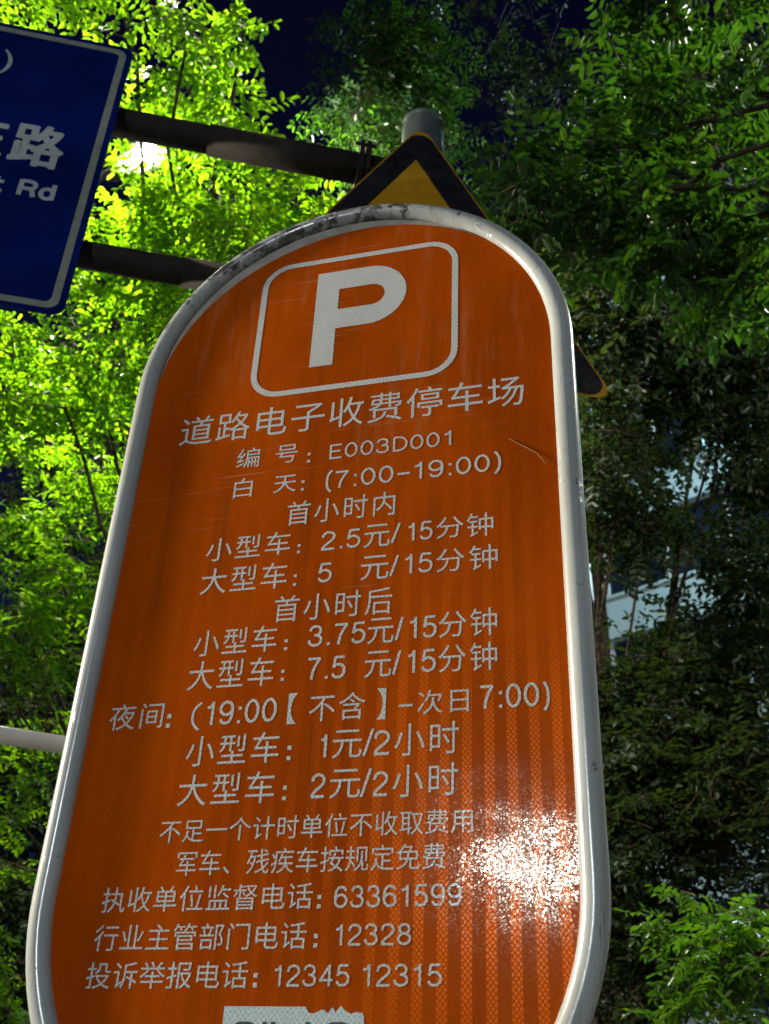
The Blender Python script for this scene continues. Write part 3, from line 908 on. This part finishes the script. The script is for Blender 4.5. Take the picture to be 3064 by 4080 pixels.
def tree(name, foot, fork_h, trunk_r, clumps, spec, material, label, cat='tree', group=None, limb_r=0.018, bark=None, limb_p=0.45):
    foot = np.array([foot[0], foot[1], 0.13])
    root = empty(name, tuple(foot), 0, label, cat, group or {'locust_tree': 'lamp-lit locust trees', 'dark_tree': 'unlit trees behind the signs'}.get(name))
    bark = bark or MT['bark']
    tb = MB()
    fork = np.array([rng.normal() * 0.12, rng.normal() * 0.12, fork_h])
    k = 7
    tb.tube([fork * (i / k) + np.array([math.sin(i * 1.3) * 0.04, math.cos(i * 1.7) * 0.04, 0]) * (0 < i < k) for i in range(k + 1)],
            [trunk_r * (1.25 if i == 0 else 1.0 - 0.35 * i / k) for i in range(k + 1)], 14)
    rel = [(np.array(c) - foot, r, n) for c, r, n in clumps]
    for c, r, n in rel:
        if rng.random() > limb_p: continue
        s = fork * rng.uniform(0.75, 1.0)
        mid = s * 0.5 + c * 0.5 + np.array([0, 0, 0.12 * np.linalg.norm(c - s)]) + rng.normal(size=3) * 0.12
        pts = []
        for i in range(9):
            t_ = i / 8
            q = s * (1 - t_) ** 2 + mid * 2 * t_ * (1 - t_) + c * t_ * t_
            if 0 < i < 8: q = q + rng.normal(size=3) * 0.035
            pts.append(q)
        tb.tube(pts, list(np.linspace(limb_r, 0.009, 9)), 7, caps=False)
    tb.build('trunk', bark, root, True)
    o, tw, nl = leaf_cloud('crown', rel, spec, material, root, MT['twig'], bark)
    print('TREE', name, label[:30], nl)
    return root

LOCUST = dict(dens=0.6, gap=0.055, droop=0.05, pair=0.25, hang=0.45, tilt=0.35, rachis=0.22, pairs=5, leafdrop=0.15, ltilt=0.25, leaf=0.058, aspect=0.42, cup=0.12)
FAR = dict(dens=0.8, gap=0.09, droop=0.05, pair=0.3, hang=0.4, tilt=0.4, rachis=0.24, pairs=4, leafdrop=0.15, ltilt=0.3, leaf=0.062, aspect=0.46, cup=0.12)
BROAD = dict(dens=0.38, gap=0.055, droop=0.06, pair=0.3, hang=0.55, tilt=0.35, rachis=0.17, pairs=5, leafdrop=0.25, ltilt=0.30, leaf=0.061, aspect=0.43, cup=0.22)

def cl(lst, k=0.64):
    return [(at(x, y, r), rad * (0.9 if x > 1255 and r > 7.3 else k), n) for x, y, r, rad, n in lst]

# lamp-lit locust left of the sign, in front of and around the lamp
tree('locust_tree', (-3.1, 6.4), 4.2, 0.14, cl([
    # upper mass above the arms
    (340, 40, 6.6, .45, 11), (400, 110, 6.4, .42, 10), (450, 190, 6.6, .36, 10), (390, 210, 6.8, .42, 11), (470, 280, 6.5, .26, 8), (540, 250, 6.4, .10, 3), (520, 70, 6.5, .08, 2), 
    (340, 160, 7.2, .4, 8),  (130, -60, 6.2, .3, 5), (30, -50, 6.2, .32, 6), (240, -90, 6.6, .3, 4),
    # between the arms
    (300, 420, 7.0, .5, 12), (380, 470, 6.4, .5, 12), (560, 420, 6.3, .42, 12), (640, 430, 6.2, .40, 12), (700, 440, 6.4, .3, 7), (470, 420, 6.6, .5, 12), (520, 510, 6.0, .45, 12), (430, 560, 6.2, .5, 12), (330, 350, 7.2, .4, 7),
    (250, 480, 7.0, .45, 10), (600, 520, 6.5, .35, 8),
    # below the lower arm
    (230, 640, 6.6, .5, 14), (320, 660, 6.2, .5, 14), (150, 740, 6.6, .5, 14), (60, 760, 6.4, .5, 14), (250, 760, 6.4, .5, 14), (400, 600, 6.4, .4, 10),
    (40, 860, 6.6, .5, 13), (140, 880, 6.4, .5, 13), (250, 880, 6.6, .45, 12), (340, 760, 6.2, .4, 10)]),
    LOCUST, MT['leaf_lime'], 'lamp-lit locust tree with glowing yellow-green leaves left of the orange sign')
# lower foliage further down on the left
tree('locust_tree', (-4.0, 8.6), 2.6, 0.12, cl([
    (40, 1000, 7.4, .55, 13), (150, 990, 7.2, .5, 12), (230, 1010, 7.0, .4, 10), (60, 1120, 7.2, .5, 12), (170, 1130, 7.0, .45, 11), (20, 1260, 7.2, .5, 11), (130, 1250, 7.0, .45, 10),
    (60, 1380, 7.0, .42, 9), (180, 1290, 7.0, .35, 7), (20, 1440, 7.0, .3, 5), (110, 1400, 6.6, .3, 7), (30, 1320, 6.6, .3, 7), (170, 1230, 6.6, .3, 7), (90, 1560, 7.4, .35, 8), (40, 1640, 7.4, .4, 9), (100, 1690, 7.5, .4, 8), (30, 1760, 7.6, .4, 8), (30, 1870, 7.8, .4, 7), (10, 1980, 7.8, .4, 7), (40, 2080, 8.0, .4, 7), (20, 2170, 7.6, .3, 6)]),
    LOCUST, MT['leaf_lime'], 'locust tree with fern-like lit sprays low at the left edge')
# middle tree behind the pole top
tree('locust_tree', (-1.7, 9.6), 6.5, 0.16, cl([
    (787, 90, 9.66, 0.56, 13), (829, 60, 10.12, 0.59, 14), (870, 90, 10.12, 0.59, 14), (912, 120, 10.12, 0.56, 13), (792, 180, 9.38, 0.48, 13), (839, 190, 9.75, 0.56, 14), (886, 200, 9.94, 0.56, 14), (933, 200, 10.12, 0.45, 11),
    (772, 270, 8.65, 0.37, 11), (808, 290, 8.83, 0.45, 12), (860, 300, 9.38, 0.52, 13), (912, 300, 9.75, 0.52, 13), (943, 320, 9.94, 0.37, 8), (777, 330, 8.28, 0.23, 6), (829, 360, 8.83, 0.37, 10)]),
    dict(FAR, dens=1.15, leaf=0.055, rachis=0.2), MT['leaf_green'], 'dim green locust tree rising behind the top of the sign pole', limb_r=0.035)
# far dark tree against the sky
tree('dark_tree', (-0.6, 15.5), 8, 0.2, cl([
    (1080, 60, 17, 1.1, 11), (1180, 80, 17, 1.1, 11), (1120, 180, 17, 1.2, 12), (1210, 210, 17, 1.2, 12), (1100, 300, 16.5, 1.2, 12), (1200, 340, 16.5, 1.2, 12), (1060, 400, 16, 1.1, 10), (1260, 120, 17, .9, 8), (600, 480, 16, 1.2, 9), (1140, 440, 16, 1.1, 10)]),
    dict(FAR, leaf=0.085, gap=0.16, rachis=0.32), MT['leaf_shaded'], 'almost black tall tree against the night sky between the two green crowns', limb_r=0.08)
# near tree reaching in from the right
tree('broadleaf_tree', (1.55, 2.7), 5.3, 0.13, cl([
    (1370, 30, 4.4, .28, 8), (1360, 120, 4.3, .32, 11), (1370, 220, 4.2, .3, 9), (1420, 60, 4.6, .25, 6),  (1560, 60, 4.4, .32, 9), (1640, 130, 4.3, .35, 11), (1590, 200, 4.4, .33, 10),
    (1300, 320, 4.0, .33, 12), (1240, 380, 3.9, .25, 9),   (1500, 280, 4.2, .35, 12), 
    (1120, 400, 3.8, .18, 5), (1170, 430, 3.8, .25, 9), (1090, 440, 3.75, .14, 4), (1250, 450, 3.9, .3, 11),  (1450, 430, 4.0, .33, 12), (1560, 430, 4.1, .33, 11), (1640, 440, 4.2, .3, 10),
    (1230, 540, 4.0, .25, 9), (1320, 540, 4.0, .3, 10), (1420, 520, 3.9, .28, 11), (1500, 540, 3.9, .25, 9), (1600, 540, 4.0, .25, 9), (1560, 590, 4.0, .18, 5), (1650, 600, 3.9, .15, 4)]),
    BROAD, MT['leaf_green'], 'near tree with glossy leaves reaching in from the upper right', limb_r=0.014, limb_p=0.2)
# darker trees to the right of the sign
tree('dark_tree', (-0.9, 9.0), 3.0, 0.17, cl([
    (1270, 620, 7.5, .5, 9), (1370, 640, 7.5, .5, 9), (1470, 660, 7.5, .5, 9), (1580, 680, 7.6, .5, 9), (1300, 760, 7.6, .45, 6), (1400, 740, 8, .5, 8), (1500, 760, 8, .5, 9), (1620, 770, 8, .55, 10),
    (1320, 860, 8, .45, 8), (1430, 840, 8.2, .5, 9), (1540, 860, 8.2, .5, 9), (1640, 880, 8.2, .5, 9), (1290, 960, 7.6, .35, 8), (1370, 970, 8, .4, 7),  (1640, 980, 8.2, .35, 6),
    (1310, 1080, 8, .45, 9),  (1400, 1140, 8.2, .3, 7),  (1650, 1010, 8.2, .25, 7),   (1540, 150, 9, .6, 9), (1640, 250, 9, .6, 9), (1500, 380, 9, .6, 9), (1640, 560, 9, .5, 9), (1420, 450, 9, .6, 9), (1330, 480, 9, .6, 8),  (1640, 1100, 8.2, .4, 7), (1585, 1215, 8.2, .25, 7)]),
    dict(FAR, dens=2.2, leaf=0.07), MT['leaf_shaded'], 'dark tree with bare twigs and gaps right of the orange sign', limb_r=0.022, limb_p=0.25)
tree('dark_tree', (-1.3, 10.0), 1.8, 0.16, cl([
    (1330, 1150, 8.6, .3, 8),   (1640, 1220, 8.8, .5, 10), (1620, 1340, 8.8, .5, 10),   (1560, 1400, 8.6, .5, 10), (1340, 1520, 8.4, .45, 10), (1440, 1430, 8.4, .5, 11),
    (1650, 1450, 8.6, .5, 10), (1350, 1540, 8.2, .5, 11), (1450, 1540, 8.2, .5, 11), (1550, 1540, 8.4, .5, 11), (1640, 1580, 8.4, .5, 11), (1370, 1660, 8, .5, 11), (1470, 1650, 8, .5, 11), (1580, 1680, 8, .5, 11),
    (1380, 1780, 8, .4, 8), (1345, 1890, 8, .35, 8), (1350, 1990, 8, .35, 8), (1400, 2080, 8, .4, 8), (1340, 2160, 8, .35, 8), (1430, 1960, 8.2, .4, 8), (1500, 2100, 8.2, .5, 8), (1600, 2000, 8.2, .5, 8), (1620, 1900, 8.2, .5, 8), (1460, 1780, 7.6, .45, 10), (1560, 1790, 7.6, .5, 11), (1640, 1760, 7.8, .5, 10)]),
    dict(FAR, dens=2.2, leaf=0.07), MT['leaf_shaded'], 'dark leafy tree low at the right, building showing above it', limb_r=0.022, limb_p=0.25)
# lit sprays low on the right
tree('locust_tree', (1.7, 4.6), 1.6, 0.07, cl([
    (1460, 1985, 4.6, .12, 3), (1520, 1935, 4.8, .15, 3), (1580, 1965, 4.6, .18, 5), (1650, 1955, 4.6, .2, 6), (1510, 2055, 4.4, .2, 8), (1590, 2045, 4.4, .25, 10), (1660, 2055, 4.4, .25, 10), (1540, 2125, 4.3, .2, 9), (1620, 2145, 4.3, .22, 9),
    (1490, 2215, 4.2, .14, 5), (1580, 2225, 4.2, .22, 9), (1660, 2235, 4.2, .22, 9), (1370, 2285, 4.2, .12, 5), (1560, 2295, 4.2, .18, 7), (1420, 2310, 4.2, .1, 3)]),
    dict(LOCUST, leaf=0.046, rachis=0.14), MT['leaf_mid'], 'young locust tree with shiny lit leaves in the lower right corner', limb_r=0.012)

# unlit trees farther back on the left
tree('dark_tree', (-5.6, 13.0), 2.0, 0.16, cl([
    (20, 1600, 11, 1.1, 13), (120, 1560, 11, 1.1, 13), (60, 1720, 11, 1.1, 13), (20, 1850, 11, 1.1, 13), (70, 1960, 11, 1.1, 13), (20, 2080, 11, 1.1, 13), (60, 2190, 11, 1.1, 13),
    (60, 1400, 11.5, 1.1, 10), (170, 1380, 11.5, 1.1, 10), (230, 1150, 11.5, 1.1, 10), (100, 1180, 12, 1.1, 10), (260, 640, 13, 1.2, 12), (360, 600, 13, 1.2, 12), (450, 560, 13, 1.2, 12), (150, 900, 12.5, 1.2, 12), (40, 900, 12.5, 1.2, 12), (260, 850, 12.5, 1.2, 12)]),
    dict(FAR, dens=2.2, leaf=0.09), MT['leaf_shaded'], 'dark tree filling the gaps behind the lamp-lit leaves on the left', limb_p=0.3)

# ------------------------------------------------------------------ pale building behind the trees
FY = R(-24)
bl = empty('apartment_building', (0.3, 22.5, 0.0), FY, 'pale building with long dark window bands glimpsed through the right hand trees', 'building')
BX0, BX1, DEPTH, FLOORS, FH, SP = -16.0, 15.0, 12.0, 8, 3.0, 1.0
b = MB()
b.box((BX0, 0.35, 0), (BX1, DEPTH, FLOORS * FH))
b.build('core', MT['wall'], bl)
for k in range(FLOORS):
    b = MB(); b.box((BX0 - 0.05, 0.0, 1.0 + k * FH), (BX1 + 0.05, 0.348, 1.0 + k * FH + SP))
    b.box((BX0 - 0.06, -0.06, 1.0 + k * FH + SP + 0.002), (BX1 + 0.06, 0.346, 1.0 + k * FH + SP + 0.08))
    b.build('floor_band', MT['wall'], bl)
    g = MB(); g.box((BX0, 0.22, 1.0 + k * FH + SP + 0.082), (BX1, 0.34, 1.0 + (k + 1) * FH - 0.002))
    w = g.build('window_band', MT['glass'], bl)
    g = MB()
    x = BX0 + 0.4
    while x < BX1:
        g.box((x, 0.14, 1.0 + k * FH + SP + 0.083), (x + 0.09, 0.218, 1.0 + (k + 1) * FH - 0.003)); x += 1.55
    g.build('mullions', MT['mullion'], w)
for u, zc, w_, h_, m in [(1.75, 17.0, 1.2, 1.3, 'lit_cyan'), (2.4, 24.0, 1.1, 1.2, 'lit_white'), (-2.2, 14.6, 0.7, 1.5, 'lit_white')]:
    g = MB(); g.box((u - w_ / 2, 0.19, zc - h_ / 2), (u + w_ / 2, 0.217, zc + h_ / 2))
    g.build('lit_window', MT[m], bl)
b = MB(); b.box((BX0 - 0.2, -0.15, 1.0 + FLOORS * FH), (BX1 + 0.2, DEPTH + 0.2, 1.0 + FLOORS * FH + 0.9))
b.build('parapet', MT['wall'], bl)
